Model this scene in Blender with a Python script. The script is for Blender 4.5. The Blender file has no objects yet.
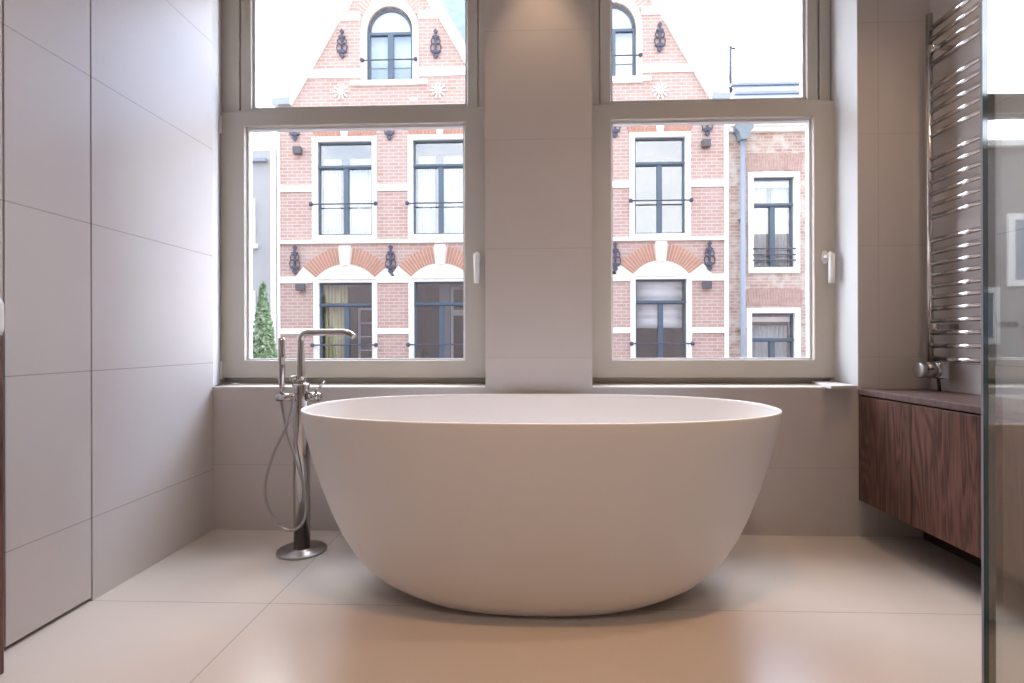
import bpy, bmesh, math, random
from mathutils import Vector, Matrix
from mathutils.geometry import tessellate_polygon
random.seed(7)
S = bpy.context.scene
COL = S.collection
PI = math.pi

# ------------------------------------------------------------------ camera
F, CX, CY, CH = 540.0, 512.0, 341.5, 0.84
TH = math.atan(20/540.0)
ROLL = -0.0025
cam = bpy.data.cameras.new('camera'); co = bpy.data.objects.new('camera', cam); COL.objects.link(co)
cam.sensor_width = 36.0; cam.lens = F*36.0/1024.0; cam.clip_start = 0.02; cam.clip_end = 300
co.matrix_world = (Matrix.Translation((0, 0, CH)) @ Matrix.Rotation(TH, 4, 'Z')
                   @ Matrix.Rotation(PI/2, 4, 'X') @ Matrix.Rotation(ROLL, 4, 'Z'))
S.camera = co

# ------------------------------------------------------------------ colour management, sky
S.view_settings.view_transform = 'Standard'; S.view_settings.look = 'None'
S.view_settings.gamma = 1.0; S.view_settings.use_curve_mapping = False
S.view_settings.exposure = 1.38
SKY = 5.2
w = bpy.data.worlds.new('sky'); S.world = w; w.use_nodes = True
nt = w.node_tree; nt.nodes.clear()
def wn(t, **k):
    n = nt.nodes.new(t)
    for a, b in k.items(): setattr(n, a, b)
    return n
tc = wn('ShaderNodeTexCoord'); sep = wn('ShaderNodeSeparateXYZ'); nt.links.new(tc.outputs['Generated'], sep.inputs[0])
mp = wn('ShaderNodeMapping'); mp.inputs['Scale'].default_value = (1, 1, 2.2); nt.links.new(tc.outputs['Generated'], mp.inputs[0])
noi = wn('ShaderNodeTexNoise'); noi.inputs['Scale'].default_value = 2.3; noi.inputs['Detail'].default_value = 6
noi.inputs['Roughness'].default_value = 0.55
nt.links.new(mp.outputs[0], noi.inputs['Vector'])
cr = wn('ShaderNodeValToRGB'); cr.color_ramp.elements[0].position = 0.38; cr.color_ramp.elements[1].position = 0.56
cr.color_ramp.elements[0].color = (0.36, 0.50, 0.80, 1); cr.color_ramp.elements[1].color = (0.93, 0.96, 1.0, 1)
nt.links.new(noi.outputs['Fac'], cr.inputs[0])
hz = wn('ShaderNodeMapRange'); hz.inputs['From Min'].default_value = 0.16; hz.inputs['From Max'].default_value = 0.36
nt.links.new(sep.outputs['Z'], hz.inputs['Value'])
mx = wn('ShaderNodeMix', data_type='RGBA'); mx.inputs[6].default_value = (0.91, 0.95, 1.0, 1)
nt.links.new(hz.outputs[0], mx.inputs[0]); nt.links.new(cr.outputs[0], mx.inputs[7])
bg = wn('ShaderNodeBackground'); bg.inputs['Strength'].default_value = SKY
out = wn('ShaderNodeOutputWorld')
# veiled sun beyond the houses opposite: the sky is brighter over there than behind the bathroom
az = wn('ShaderNodeMapRange', interpolation_type='SMOOTHSTEP'); az.inputs['From Min'].default_value = -0.5; az.inputs['From Max'].default_value = 0.75
az.inputs['To Min'].default_value = SKY*0.30; az.inputs['To Max'].default_value = SKY*1.35
nt.links.new(sep.outputs['Y'], az.inputs['Value']); nt.links.new(az.outputs[0], bg.inputs['Strength'])
nt.links.new(mx.outputs[2], bg.inputs['Color']); nt.links.new(bg.outputs[0], out.inputs['Surface'])

# daylight portals: guide the sky's own light through the two windows (they add no light)
for x0, x1 in ((-1.38, -0.32), (0.37, 1.30)):
    l = bpy.data.lights.new('window_portal', 'AREA'); l.shape = 'RECTANGLE'; l.size = x1-x0; l.size_y = 2.0
    l.cycles.is_portal = True
    o = bpy.data.objects.new('window_portal', l); COL.objects.link(o)
    o.location = ((x0+x1)/2, 2.72, 1.72); o.rotation_euler = (-PI/2, 0, 0)

# ------------------------------------------------------------------ survey helpers: a sight line met with a real plane
_c, _s = math.cos(TH), math.sin(TH)
def ray(px, py):
    a, b = px-CX, py-CY
    u, v = (a+ROLL*b)/F, (b-ROLL*a)/F
    return (u*_c-_s, u*_s+_c, -v)
def atY(px, py, Y):
    r = ray(px, py); t = Y/r[1]; return (r[0]*t, Y, CH+r[2]*t)
def atX(px, py, X):
    r = ray(px, py); t = X/r[0]; return (X, r[1]*t, CH+r[2]*t)
def atZ(px, py, Z):
    r = ray(px, py); t = (Z-CH)/r[2]; return (r[0]*t, r[1]*t, Z)

# ------------------------------------------------------------------ materials
class NM:
    def __init__(s, name):
        s.m = bpy.data.materials.new(name); s.m.use_nodes = True
        s.t = s.m.node_tree; s.b = s.t.nodes['Principled BSDF']; s.o = s.t.nodes['Material Output']
    def n(s, t, **k):
        x = s.t.nodes.new(t)
        for a, b in k.items(): setattr(x, a, b)
        return x
    def l(s, a, b): s.t.links.new(a, b)
    def math(s, op, a, b=None, c=None):
        x = s.n('ShaderNodeMath', operation=op)
        for i, v in enumerate((a, b, c)):
            if v is None: continue
            if hasattr(v, 'is_linked'): s.l(v, x.inputs[i])
            else: x.inputs[i].default_value = v
        return x.outputs[0]
    def mix(s, f, a, b):
        x = s.n('ShaderNodeMix', data_type='RGBA')
        for i, v in ((0, f), (6, a), (7, b)):
            if hasattr(v, 'is_linked'): s.l(v, x.inputs[i])
            else: x.inputs[i].default_value = v if i == 0 else (*v, 1)
        return x.outputs[2]
    def bump(s, h, strength, dist=0.01):
        x = s.n('ShaderNodeBump'); x.inputs['Strength'].default_value = strength; x.inputs['Distance'].default_value = dist
        s.l(h, x.inputs['Height']); s.l(x.outputs[0], s.b.inputs['Normal'])

def plain(name, col, rough=0.5, metal=0.0, var=0.04, scale=6.0, spec=0.5):
    a = NM(name)
    tc = a.n('ShaderNodeTexCoord'); no = a.n('ShaderNodeTexNoise'); no.inputs['Scale'].default_value = scale
    a.l(tc.outputs['Object'], no.inputs['Vector'])
    c = a.mix(no.outputs['Fac'], [max(0, v*(1-var)) for v in col], [min(1, v*(1+var)) for v in col])
    a.l(c, a.b.inputs['Base Color'])
    a.b.inputs['Roughness'].default_value = rough; a.b.inputs['Metallic'].default_value = metal
    a.b.inputs['Specular IOR Level'].default_value = spec
    return a.m

def tile(name, col, joints, rough=0.35, grout=0.62, wid=0.0035):
    """large-format porcelain: joints = [(axis, offset, pitch)]"""
    a = NM(name)
    g = a.n('ShaderNodeNewGeometry'); sp = a.n('ShaderNodeSeparateXYZ'); a.l(g.outputs['Position'], sp.inputs[0])
    no = a.n('ShaderNodeTexNoise'); no.inputs['Scale'].default_value = 2.2; no.inputs['Detail'].default_value = 5
    a.l(g.outputs['Position'], no.inputs['Vector'])
    fine = a.n('ShaderNodeTexNoise'); fine.inputs['Scale'].default_value = 160; a.l(g.outputs['Position'], fine.inputs['Vector'])
    c = a.mix(no.outputs['Fac'], [v*0.93 for v in col], [min(1, v*1.06) for v in col])
    c = a.mix(a.math('MULTIPLY', fine.outputs['Fac'], 0.12), c, [v*0.75 for v in col])
    m = None
    for ax, off, pitch in joints:
        v = a.math('SUBTRACT', sp.outputs['XYZ'.index(ax)], off - pitch/2)
        v = a.math('FLOORED_MODULO', v, pitch); v = a.math('SUBTRACT', v, pitch/2)
        v = a.math('LESS_THAN', a.math('ABSOLUTE', v), wid/2)
        m = v if m is None else a.math('MAXIMUM', m, v)
    if m is not None:
        c = a.mix(m, c, [v*grout for v in col])
        a.bump(a.math('SUBTRACT', 1.0, m), 0.4, 0.002)
    a.l(c, a.b.inputs['Base Color']); a.b.inputs['Roughness'].default_value = rough
    return a.m

def brick_mat(name, c1, c2, mortar, var=0.5, sc=1.0, white=0.0):
    a = NM(name)
    g = a.n('ShaderNodeNewGeometry'); sp = a.n('ShaderNodeSeparateXYZ'); a.l(g.outputs['Position'], sp.inputs[0])
    cb = a.n('ShaderNodeCombineXYZ')
    a.l(a.math('ADD', sp.outputs[0], sp.outputs[1]), cb.inputs[0]); a.l(sp.outputs[2], cb.inputs[1])
    b = a.n('ShaderNodeTexBrick'); a.l(cb.outputs[0], b.inputs['Vector'])
    b.inputs['Scale'].default_value = 1.0; b.inputs['Brick Width'].default_value = 0.22*sc; b.inputs['Row Height'].default_value = 0.076*sc
    b.inputs['Mortar Size'].default_value = 0.009*sc; b.inputs['Mortar Smooth'].default_value = 0.2
    b.inputs['Color1'].default_value = (*c1, 1); b.inputs['Color2'].default_value = (*c2, 1); b.inputs['Mortar'].default_value = (*mortar, 1)
    no = a.n('ShaderNodeTexNoise'); no.inputs['Scale'].default_value = 1.4; no.inputs['Detail'].default_value = 6
    a.l(g.outputs['Position'], no.inputs['Vector'])
    c = a.mix(a.math('MULTIPLY', no.outputs['Fac'], var), b.outputs['Color'], mortar)
    if white:
        n2 = a.n('ShaderNodeTexNoise'); n2.inputs['Scale'].default_value = 5; n2.inputs['Detail'].default_value = 8
        a.l(g.outputs['Position'], n2.inputs['Vector'])
        f = a.n('ShaderNodeMapRange'); f.inputs['From Min'].default_value = 0.45; f.inputs['From Max'].default_value = 0.62
        f.inputs['To Max'].default_value = white
        a.l(n2.outputs['Fac'], f.inputs['Value']); c = a.mix(f.outputs[0], c, (0.55, 0.51, 0.46))
    a.l(c, a.b.inputs['Base Color']); a.b.inputs['Roughness'].default_value = 0.9
    a.bump(b.outputs['Fac'], 0.3, -0.01)
    return a.m

def wood(name, dark, light, gscale=1.0):
    a = NM(name)
    tc = a.n('ShaderNodeTexCoord'); mp = a.n('ShaderNodeMapping'); mp.inputs['Scale'].default_value = (6*gscale, 6*gscale, 0.75*gscale)
    a.l(tc.outputs['Object'], mp.inputs[0])
    no = a.n('ShaderNodeTexNoise'); no.inputs['Scale'].default_value = 1.6; no.inputs['Detail'].default_value = 3; no.inputs['Distortion'].default_value = 0.6
    a.l(mp.outputs[0], no.inputs['Vector'])
    r = a.math('FRACT', a.math('MULTIPLY', no.outputs['Fac'], 11.0))
    r = a.math('ABSOLUTE', a.math('SUBTRACT', r, 0.5))
    mp2 = a.n('ShaderNodeMapping'); mp2.inputs['Scale'].default_value = (160, 160, 5); a.l(tc.outputs['Object'], mp2.inputs[0])
    n2 = a.n('ShaderNodeTexNoise'); n2.inputs['Scale'].default_value = 1.5; a.l(mp2.outputs[0], n2.inputs['Vector'])
    f = a.math('ADD', a.math('MULTIPLY', r, 1.1), a.math('MULTIPLY', a.math('SUBTRACT', n2.outputs['Fac'], 0.35), 1.0))
    a.l(a.mix(f, dark, light), a.b.inputs['Base Color']); a.b.inputs['Roughness'].default_value = 0.38
    return a.m

def glass(name, refl=0.08, tint=(1, 1, 1), rough=0.0, fres=True):
    a = NM(name); a.t.nodes.remove(a.b)
    tr = a.n('ShaderNodeBsdfTransparent'); tr.inputs[0].default_value = (*tint, 1)
    gl = a.n('ShaderNodeBsdfGlossy'); gl.inputs['Roughness'].default_value = rough
    ms = a.n('ShaderNodeMixShader')
    if fres:
        lw = a.n('ShaderNodeLayerWeight'); lw.inputs['Blend'].default_value = 0.5
        a.l(a.math('ADD', a.math('MULTIPLY', a.math('POWER', lw.outputs['Facing'], 4.0), 0.8), refl), ms.inputs[0])
    else: ms.inputs[0].default_value = refl
    a.l(tr.outputs[0], ms.inputs[1]); a.l(gl.outputs[0], ms.inputs[2]); a.l(ms.outputs[0], a.o.inputs['Surface'])
    return a.m

TC = (0.60, 0.55, 0.525)
M = {}
M['tile_wall'] = tile('beige_wall_tile', TC, [('Z', 0.27, 0.478)], rough=0.44)
M['tile_back'] = tile('beige_wall_tile_back', TC, [('Z', 0.292, 0.478), ('X', 1.485, 1.92)], wid=0.003, grout=0.8)
M['tile_floor'] = tile('beige_floor_tile', (0.67, 0.61, 0.56), [('Y', 1.706, 0.96), ('X', -0.845, 2.5)], rough=0.30, wid=0.004)
M['plaster'] = plain('white_plaster', (0.60, 0.59, 0.58), 0.8)
M['ceiling'] = plain('ceiling_paint', (0.80, 0.78, 0.75), 0.9)
M['ledge'] = tile('lit_ledge_tile', (0.72, 0.66, 0.59), [], rough=0.4)  # same tile as the walls, the light it catches put into the paler colour
M['frame'] = plain('warm_grey_window_paint', (0.56, 0.515, 0.46), 0.42, var=0.02)
M['bead'] = plain('light_glazing_bead', (0.74, 0.74, 0.76), 0.35, var=0.02)
M['seal'] = plain('dark_gasket', (0.05, 0.05, 0.055), 0.6)
M['white_plastic'] = plain('white_handle_lacquer', (0.85, 0.84, 0.82), 0.3, var=0.02)
M['pane'] = glass('clear_window_glass', 0.03)
M['shower_glass'] = glass('shower_glass', 0.23, (0.90, 0.93, 0.92))
M['glass_edge'] = plain('green_glass_edge', (0.030, 0.055, 0.050), 0.06)
M['tub'] = plain('matt_white_solid_surface', (0.84, 0.83, 0.835), 0.42, var=0.01)
M['chrome'] = plain('polished_steel', (0.62, 0.60, 0.59), 0.12, 1.0, var=0.03)
M['brushed'] = plain('brushed_steel', (0.48, 0.46, 0.45), 0.28, 1.0, var=0.05, scale=40)
M['radiator'] = plain('chromed_radiator_tube', (0.66, 0.64, 0.63), 0.16, 1.0, var=0.02)
M['wood'] = wood('dark_oak_veneer', (0.042, 0.018, 0.014), (0.22, 0.105, 0.080))
M['wood_top'] = wood('dark_oak_top', (0.11, 0.068, 0.062), (0.19, 0.125, 0.115))
M['black'] = plain('black_rubber', (0.02, 0.02, 0.02), 0.5)
M['shadow_gap'] = plain('dark_recess_lining', (0.03, 0.025, 0.022), 0.9)
M['dark_strip'] = plain('dark_brown_strip', (0.05, 0.03, 0.025), 0.7)
M['lamp_white'] = plain('lamp_trim_white', (0.8, 0.8, 0.8), 0.5)
M['brick'] = brick_mat('pink_red_brick', (0.39, 0.21, 0.17), (0.45, 0.285, 0.24), (0.55, 0.48, 0.445), 0.42)
M['brick_old'] = brick_mat('weathered_brown_brick', (0.32, 0.175, 0.13), (0.44, 0.29, 0.23), (0.52, 0.45, 0.40), 0.42, 0.95, white=0.8)
M['brick_dark'] = brick_mat('dark_house_brick', (0.09, 0.06, 0.055), (0.13, 0.09, 0.08), (0.12, 0.11, 0.11), 0.3)
M['brick_grey'] = brick_mat('grey_brown_brick', (0.24, 0.21, 0.20), (0.30, 0.265, 0.25), (0.36, 0.33, 0.32), 0.5)
M['voussoir'] = plain('orange_arch_brick', (0.42, 0.215, 0.15), 0.85, var=0.25, scale=9)
M['voussoir_old'] = plain('weathered_arch_brick', (0.44, 0.30, 0.26), 0.85, var=0.3, scale=9)
M['mortar'] = plain('pale_mortar', (0.66, 0.56, 0.50), 0.9)
M['stone'] = plain('white_painted_stone', (0.86, 0.84, 0.80), 0.7, var=0.05, scale=3)
M['render'] = plain('grey_render', (0.36, 0.36, 0.365), 0.85, var=0.08, scale=1.5)
M['paint_and_sheen'] = plain('pale_paint_and_glass_sheen', (0.48, 0.50, 0.52), 0.85, var=0.06, scale=1.5)
M['blue_frame'] = plain('blue_grey_window_paint', (0.080, 0.115, 0.155), 0.45, var=0.05)
M['iron'] = plain('dark_blue_wrought_iron', (0.06, 0.06, 0.10), 0.6)
M['town_pane'] = glass('reflecting_town_glass', 0.19, fres=False)
M['curtain'] = plain('white_curtain_cloth', (0.58, 0.66, 0.67), 0.9)
M['blind'] = plain('white_blind_cloth', (0.82, 0.85, 0.88), 0.9)
M['curtain_y'] = plain('yellow_curtain_cloth', (0.56, 0.53, 0.32), 0.9)
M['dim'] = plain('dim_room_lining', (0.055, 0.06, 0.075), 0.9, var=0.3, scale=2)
M['slate'] = plain('grey_green_slate', (0.17, 0.22, 0.23), 0.6, var=0.3, scale=5)
M['lead'] = plain('pale_lead_sheet', (0.30, 0.33, 0.39), 0.5, var=0.12)
M['zinc'] = plain('blue_grey_zinc', (0.24, 0.27, 0.34), 0.5, var=0.1)
M['zinc_h'] = plain('teal_zinc', (0.19, 0.23, 0.26), 0.5, var=0.1)
M['lamp_dark'] = plain('dark_grey_lamp_metal', (0.09, 0.08, 0.09), 0.5)
M['street'] = brick_mat('street_clinker', (0.30, 0.24, 0.22), (0.36, 0.30, 0.27), (0.34, 0.31, 0.29), 0.4)
M['bark'] = plain('brown_bark', (0.18, 0.13, 0.09), 0.9, var=0.3, scale=20)
def leafm(name, a_, b_):
    a = NM(name); tc = a.n('ShaderNodeTexCoord'); no = a.n('ShaderNodeTexNoise'); no.inputs['Scale'].default_value = 12
    a.l(tc.outputs['Object'], no.inputs['Vector']); mr = a.n('ShaderNodeMapRange')
    mr.inputs['From Min'].default_value = 0.35; mr.inputs['From Max'].default_value = 0.65; a.l(no.outputs['Fac'], mr.inputs['Value'])
    a.l(a.mix(mr.outputs[0], a_, b_), a.b.inputs['Base Color']); a.b.inputs['Roughness'].default_value = 0.7
    return a.m
M['leaf'] = leafm('green_leaves', (0.09, 0.19, 0.07), (0.34, 0.42, 0.25))
M['leaf_d'] = leafm('grey_green_leaves', (0.10, 0.20, 0.08), (0.30, 0.40, 0.20))
for e_, c_, s_ in (('glow', (1.0, 0.80, 0.58), 6.0),):
    a = NM('warm_lamp_lens'); a.b.inputs['Emission Color'].default_value = (*c_, 1); a.b.inputs['Emission Strength'].default_value = s_
    M['glow'] = a.m

# ------------------------------------------------------------------ mesh helpers
class MB:
    def __init__(s): s.v = []; s.f = []; s.sm = []
    def add(s, vs, fs, smooth=False):
        k = len(s.v); s.v += [tuple(v) for v in vs]
        s.f += [tuple(i+k for i in f) for f in fs]; s.sm += [smooth]*len(fs); return s
    def box(s, x0, x1, y0, y1, z0, z1):
        if x0 > x1: x0, x1 = x1, x0
        if y0 > y1: y0, y1 = y1, y0
        if z0 > z1: z0, z1 = z1, z0
        v = [(x, y, z) for x in (x0, x1) for y in (y0, y1) for z in (z0, z1)]
        return s.add(v, [(0, 1, 3, 2), (4, 6, 7, 5), (0, 4, 5, 1), (2, 3, 7, 6), (0, 2, 6, 4), (1, 5, 7, 3)])
    def prism(s, poly, d0, d1, plane='XZ', holes=()):
        """polygon (with holes) in a plane, given depth along the third axis"""
        def P(p, d):
            return (p[0], d, p[1]) if plane == 'XZ' else ((p[0], p[1], d) if plane == 'XY' else (d, p[0], p[1]))
        loops = [list(poly)] + [list(h) for h in holes]
        flat = [p for l in loops for p in l]
        tris = tessellate_polygon([[Vector((p[0], p[1], 0)) for p in l] for l in loops])
        n = len(flat)
        vs = [P(p, d0) for p in flat] + [P(p, d1) for p in flat]
        fs = [tuple(t) for t in tris] + [tuple(i+n for i in reversed(t)) for t in tris]
        k = 0
        for l in loops:
            m = len(l)
            for i in range(m):
                a, b = k+i, k+(i+1) % m
                fs.append((a, b, b+n, a+n))
            k += m
        return s.add(vs, fs)
    def tube(s, pts, r, seg=12, cap=True, smooth=True):
        pts = [Vector(p) for p in pts]; n = len(pts)
        rr = r if isinstance(r, (list, tuple)) else [r]*n
        T = []
        for i in range(n):
            a = pts[max(i-1, 0)]; b = pts[min(i+1, n-1)]; T.append((b-a).normalized())
        up = Vector((0, 0, 1)) if abs(T[0].z) < 0.9 else Vector((1, 0, 0))
        N = (up - T[0]*up.dot(T[0])).normalized()
        vs = []
        for i in range(n):
            if i:
                q = T[i-1].rotation_difference(T[i]); N = (q @ N); N = (N - T[i]*N.dot(T[i])).normalized()
            B = T[i].cross(N)
            for k in range(seg):
                a = 2*PI*k/seg; vs.append(pts[i] + (N*math.cos(a)+B*math.sin(a))*rr[i])
        fs = [(i*seg+k, i*seg+(k+1) % seg, (i+1)*seg+(k+1) % seg, (i+1)*seg+k) for i in range(n-1) for k in range(seg)]
        s.add(vs, fs, smooth)
        if cap:
            s.add([vs[k] for k in range(seg)], [tuple(reversed(range(seg)))])
            s.add([vs[(n-1)*seg+k] for k in range(seg)], [tuple(range(seg))])
        return s
    def lathe(s, prof, c, axis='Z', seg=24, smooth=True):
        vs = []
        for r, h in prof:
            for k in range(seg):
                a = 2*PI*k/seg; x, y = r*math.cos(a), r*math.sin(a)
                p = (x, y, h) if axis == 'Z' else ((h, x, y) if axis == 'X' else (x, h, y))
                vs.append((c[0]+p[0], c[1]+p[1], c[2]+p[2]))
        n = len(prof)
        fs = [(i*seg+k, i*seg+(k+1) % seg, (i+1)*seg+(k+1) % seg, (i+1)*seg+k) for i in range(n-1) for k in range(seg)]
        fs += [tuple(range(seg)), tuple((n-1)*seg+k for k in range(seg))]
        return s.add(vs, fs, smooth)
    def ball(s, c, r, seg=12, sq=(1, 1, 1)):
        vs = []; rings = max(4, seg//2)
        for i in range(rings+1):
            t = PI*i/rings
            for k in range(seg):
                a = 2*PI*k/seg
                vs.append((c[0]+r*sq[0]*math.sin(t)*math.cos(a), c[1]+r*sq[1]*math.sin(t)*math.sin(a), c[2]+r*sq[2]*math.cos(t)))
        fs = [(i*seg+k, i*seg+(k+1) % seg, (i+1)*seg+(k+1) % seg, (i+1)*seg+k) for i in range(rings) for k in range(seg)]
        return s.add(vs, fs, True)
    def build(s, name, mat, parent=None, bevel=0.0, origin=None):
        me = bpy.data.meshes.new(name)
        o_ = Vector(origin) if origin is not None else Vector((0, 0, 0))
        if parent is not None and origin is None: o_ = Vector(parent.matrix_world.translation) if False else PW(parent)
        me.from_pydata([tuple(Vector(v)-o_) for v in s.v], [], s.f)
        for p, q in zip(me.polygons, s.sm): p.use_smooth = q
        bm = bmesh.new(); bm.from_mesh(me)
        bmesh.ops.remove_doubles(bm, verts=bm.verts, dist=1e-6)
        bmesh.ops.recalc_face_normals(bm, faces=bm.faces)
        bm.to_mesh(me); bm.free()
        me.materials.append(M[mat] if isinstance(mat, str) else mat)
        o = bpy.data.objects.new(name, me); COL.objects.link(o)
        if parent is not None: o.parent = parent
        else: o.location = o_
        if bevel:
            b = o.modifiers.new('bevel', 'BEVEL'); b.width = bevel; b.segments = 2; b.limit_method = 'ANGLE'
        return o
def PW(o):
    p = Vector((0, 0, 0))
    while o is not None:
        p = p + Vector(o.location); o = o.parent
    return p
def thing(name, label, cat, loc, group=None):
    o = bpy.data.objects.new(name, None); COL.objects.link(o); o.location = loc; o.empty_display_size = 0.1
    return tag(o, label, cat, group)
def tag(o, label, cat, group=None):
    o['label'] = label; o['category'] = cat
    if group: o['group'] = group
    return o
def struct(o, label=None, cat=None):
    o['kind'] = 'structure'
    if label: o['label'] = label; o['category'] = cat
    return o
def rect(x0, x1, z0, z1): return [(x0, z0), (x1, z0), (x1, z1), (x0, z1)]

# ================================================================== ROOM SHELL
XL, XR, YW, YO, YB, ZC = -1.43, 1.70, 2.37, 2.80, -1.7, 2.80
LEDGE = 0.640
floor = struct(MB().box(XL-0.2, XR+0.1, YB, YO, -0.12, 0).build('floor', 'tile_floor'),
               'light beige floor of large porcelain tiles under the bathtub', 'floor')
struct(MB().box(XL-0.3, XR+0.1, YB, YO, ZC, ZC+0.12).build('ceiling', 'ceiling'), 'white bathroom ceiling above the picture', 'ceiling')
# left wall: strip beside the window, then the flush tiled door, then the near strip
struct(MB().box(XL-0.16, XL, 1.705, YW, 0, ZC).box(XL-0.16, XL, YB, 1.408, 0, ZC).box(XL-0.16, XL-0.055, 1.408, 1.705, 0, ZC)
       .build('wall_left', 'tile_wall'), 'beige tiled left wall beside the window', 'wall')
MBg = MB().box(XL-0.052, XL-0.050, 1.4085, 1.7045, 0.0, ZC)
door = struct(MB().box(XL-0.045, XL, 1.4145, 1.699, 0.014, ZC-0.01).build('door_1', 'tile_wall'),
              'narrow flush door panel faced with wall tiles, dark gap under it', 'door')
MBg.build('shadow_gap', 'shadow_gap', door)
# back wall: parapet + pier + right piece + head
wb = MB()
wb.box(XL-0.14, XR+0.1, YW, YO, 0, LEDGE-0.006)
wb.box(-0.205, 0.263, YW, YO, LEDGE-0.006, ZC)
wb.box(1.402, XR+0.1, YW, YO, LEDGE-0.006, ZC)
wb.box(XL-0.14, -0.205, YW, YO, 2.66, ZC)
wb.box(0.263, 1.402, YW, YO, 2.66, ZC)
struct(wb.build('wall_back', 'tile_back'), 'beige tiled window wall with central pier and low parapet', 'wall')
struct(MB().prism([(XL-0.0, YW), (XL-0.076, 2.565), (XL-0.076, YO), (XL-0.16, YO), (XL-0.16, YW)], LEDGE, 2.66, 'XY')
       .build('trim_1', 'plaster'), 'pale splayed jamb at the left side of the left window', 'jamb')
struct(MB().box(1.397, 1.402, YW, 2.57, LEDGE, 2.66).build('trim_2', 'plaster'), 'white plastered jamb right of the right window', 'jamb')
for i, (a, b, side) in enumerate(((XL-0.0, -0.2055, 'left'), (0.2635, 1.3968, 'right'))):
    struct(MB().box(a, b, YW-0.001, 2.60, LEDGE-0.006, LEDGE).build('trim_%d' % (3+i), 'ledge'),
           'tiled window ledge with sunlit cream painted in, below the %s window' % side, 'window sill')
struct(MB().box(XR, XR+0.1, YB, YW, 0, ZC).build('wall_right', 'tile_wall'), 'beige tiled right wall behind the towel radiator', 'wall')
struct(MB().box(XL-0.16, XR+0.1, YB-0.1, YB, 0, ZC).build('wall_front', 'tile_wall'), 'tiled wall behind the camera', 'wall')
struct(MB().box(1.655, XR, 0.95, 2.35, 0.0, 0.10).build('dark_strip_right', 'dark_strip'),  # dark brown strip low on the right wall, below the cabinet
       'dark strip along the foot of the right wall below the floating wooden cabinet', 'baseboard')

# ================================================================== ROOM WINDOWS
def room_window(n, X0, X1, g0, g1, u0, u1, side, handle_px, hinge, label):
    """X0..X1 outer frame, g0..g1 lower glass, u0..u1 upper glass"""
    YF = 2.57
    root = struct(bpy.data.objects.new('window_%d' % n, None), label, 'window'); COL.objects.link(root)
    root.location = ((X0+X1)/2, YF, LEDGE)
    zt, zb = 2.655, LEDGE
    # fixed outer frame
    MB().prism(rect(X0, X1, zb, zt), YF+0.022, YF+0.085, holes=[rect(g0-0.045, g1+0.045, zb+0.07, 1.905), rect(u0, u1, 1.985, zt-0.10)]).build('outer_frame', 'frame', root, 0.003)
    MB().prism(rect(X0, X1, 1.955, zt), YF+0.004, YF+0.0215, holes=[rect(u0-0.055, u1+0.055, 1.966, zt-0.05)]).build('upper_frame_step', 'frame', root, 0.003)
    MB().prism(rect(u0-0.050, u1+0.050, 1.966, zt-0.055), YF+0.010, YF+0.0215, holes=[rect(u0, u1, 1.972, zt-0.10)]).build('upper_sash', 'frame', root, 0.003)
    # casement sash
    sx0, sx1 = g0-0.118, g1+0.105
    sash = MB().prism(rect(sx0, sx1, 0.668, 1.950), YF-0.022, YF+0.02, holes=[rect(g0, g1, 0.752, 1.880)]).build('casement_sash', 'frame', root, 0.004)
    MB().prism(rect(g0-0.0, g1+0.0, 0.752, 1.880), YF+0.004, YF+0.036, holes=[rect(g0+0.010, g1-0.010, 0.760, 1.870)]).build('glazing_bead', 'bead', sash)
    MB().box(g0+0.001, g1-0.001, YF+0.030, YF+0.034, 0.753, 1.879).build('lower_pane', 'pane', sash)
    MB().box(u0+0.001, u1-0.001, YF+0.060, YF+0.064, 1.986, zt-0.101).build('upper_pane', 'pane', root)
    MB().prism(rect(u0, u1, 1.985, zt-0.10), YF+0.03, YF+0.06, holes=[rect(u0+0.012, u1-0.012, 1.990, zt-0.11)]).build('upper_glazing_bead', 'bead', root)
    MB().prism(rect(sx0-0.002, sx1+0.002, 0.666, 1.952), YF+0.0205, YF+0.0215, holes=[rect(g0-0.04, g1+0.04, 0.73, 1.89)]).build('rubber_seal', 'seal', root)
    # handle
    hx, hz = handle_px
    h = MB().prism([(hx+0.015*math.cos(a*PI/8), hz+0.030*math.sin(a*PI/8)) for a in range(16)], YF-0.0345, YF-0.0221).build('handle', 'white_plastic', sash, 0.002)
    MB().tube([(hx, YF-0.034, hz), (hx, YF-0.062, hz)], 0.009, 12).build('handle_neck', 'white_plastic', h)
    lx = hx+(0.012 if n == 2 else 0.001)
    MB().tube([(hx, YF-0.062, hz+0.014), (lx, YF-0.066, hz+0.006), (lx, YF-0.066, hz-0.06), (lx, YF-0.063, hz-0.122)], [0.011, 0.014, 0.0135, 0.0125], 12).build('handle_lever', 'white_plastic', h)
    if hinge:
        for hz_ in (0.705, 1.885):
            MB().tube([(sx0+0.003, YF-0.032, hz_-0.042), (sx0+0.003, YF-0.032, hz_+0.042)], 0.011, 12).build('hinge', 'white_plastic', root)
    return root
room_window(1, XL-0.075, -0.200, -1.382, -0.318, -1.364, -0.307, 'left', (atY(477, 262, 2.53)[0], 1.235), True,
            'left bathroom window with warm grey frame and white hinges at its left')
room_window(2, 0.2655, 1.3965, 0.374, 1.306, 0.376, 1.292, 'right', (atY(826, 262, 2.53)[0], 1.225), False,
            'right bathroom window with warm grey frame beside the white jamb')

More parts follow.
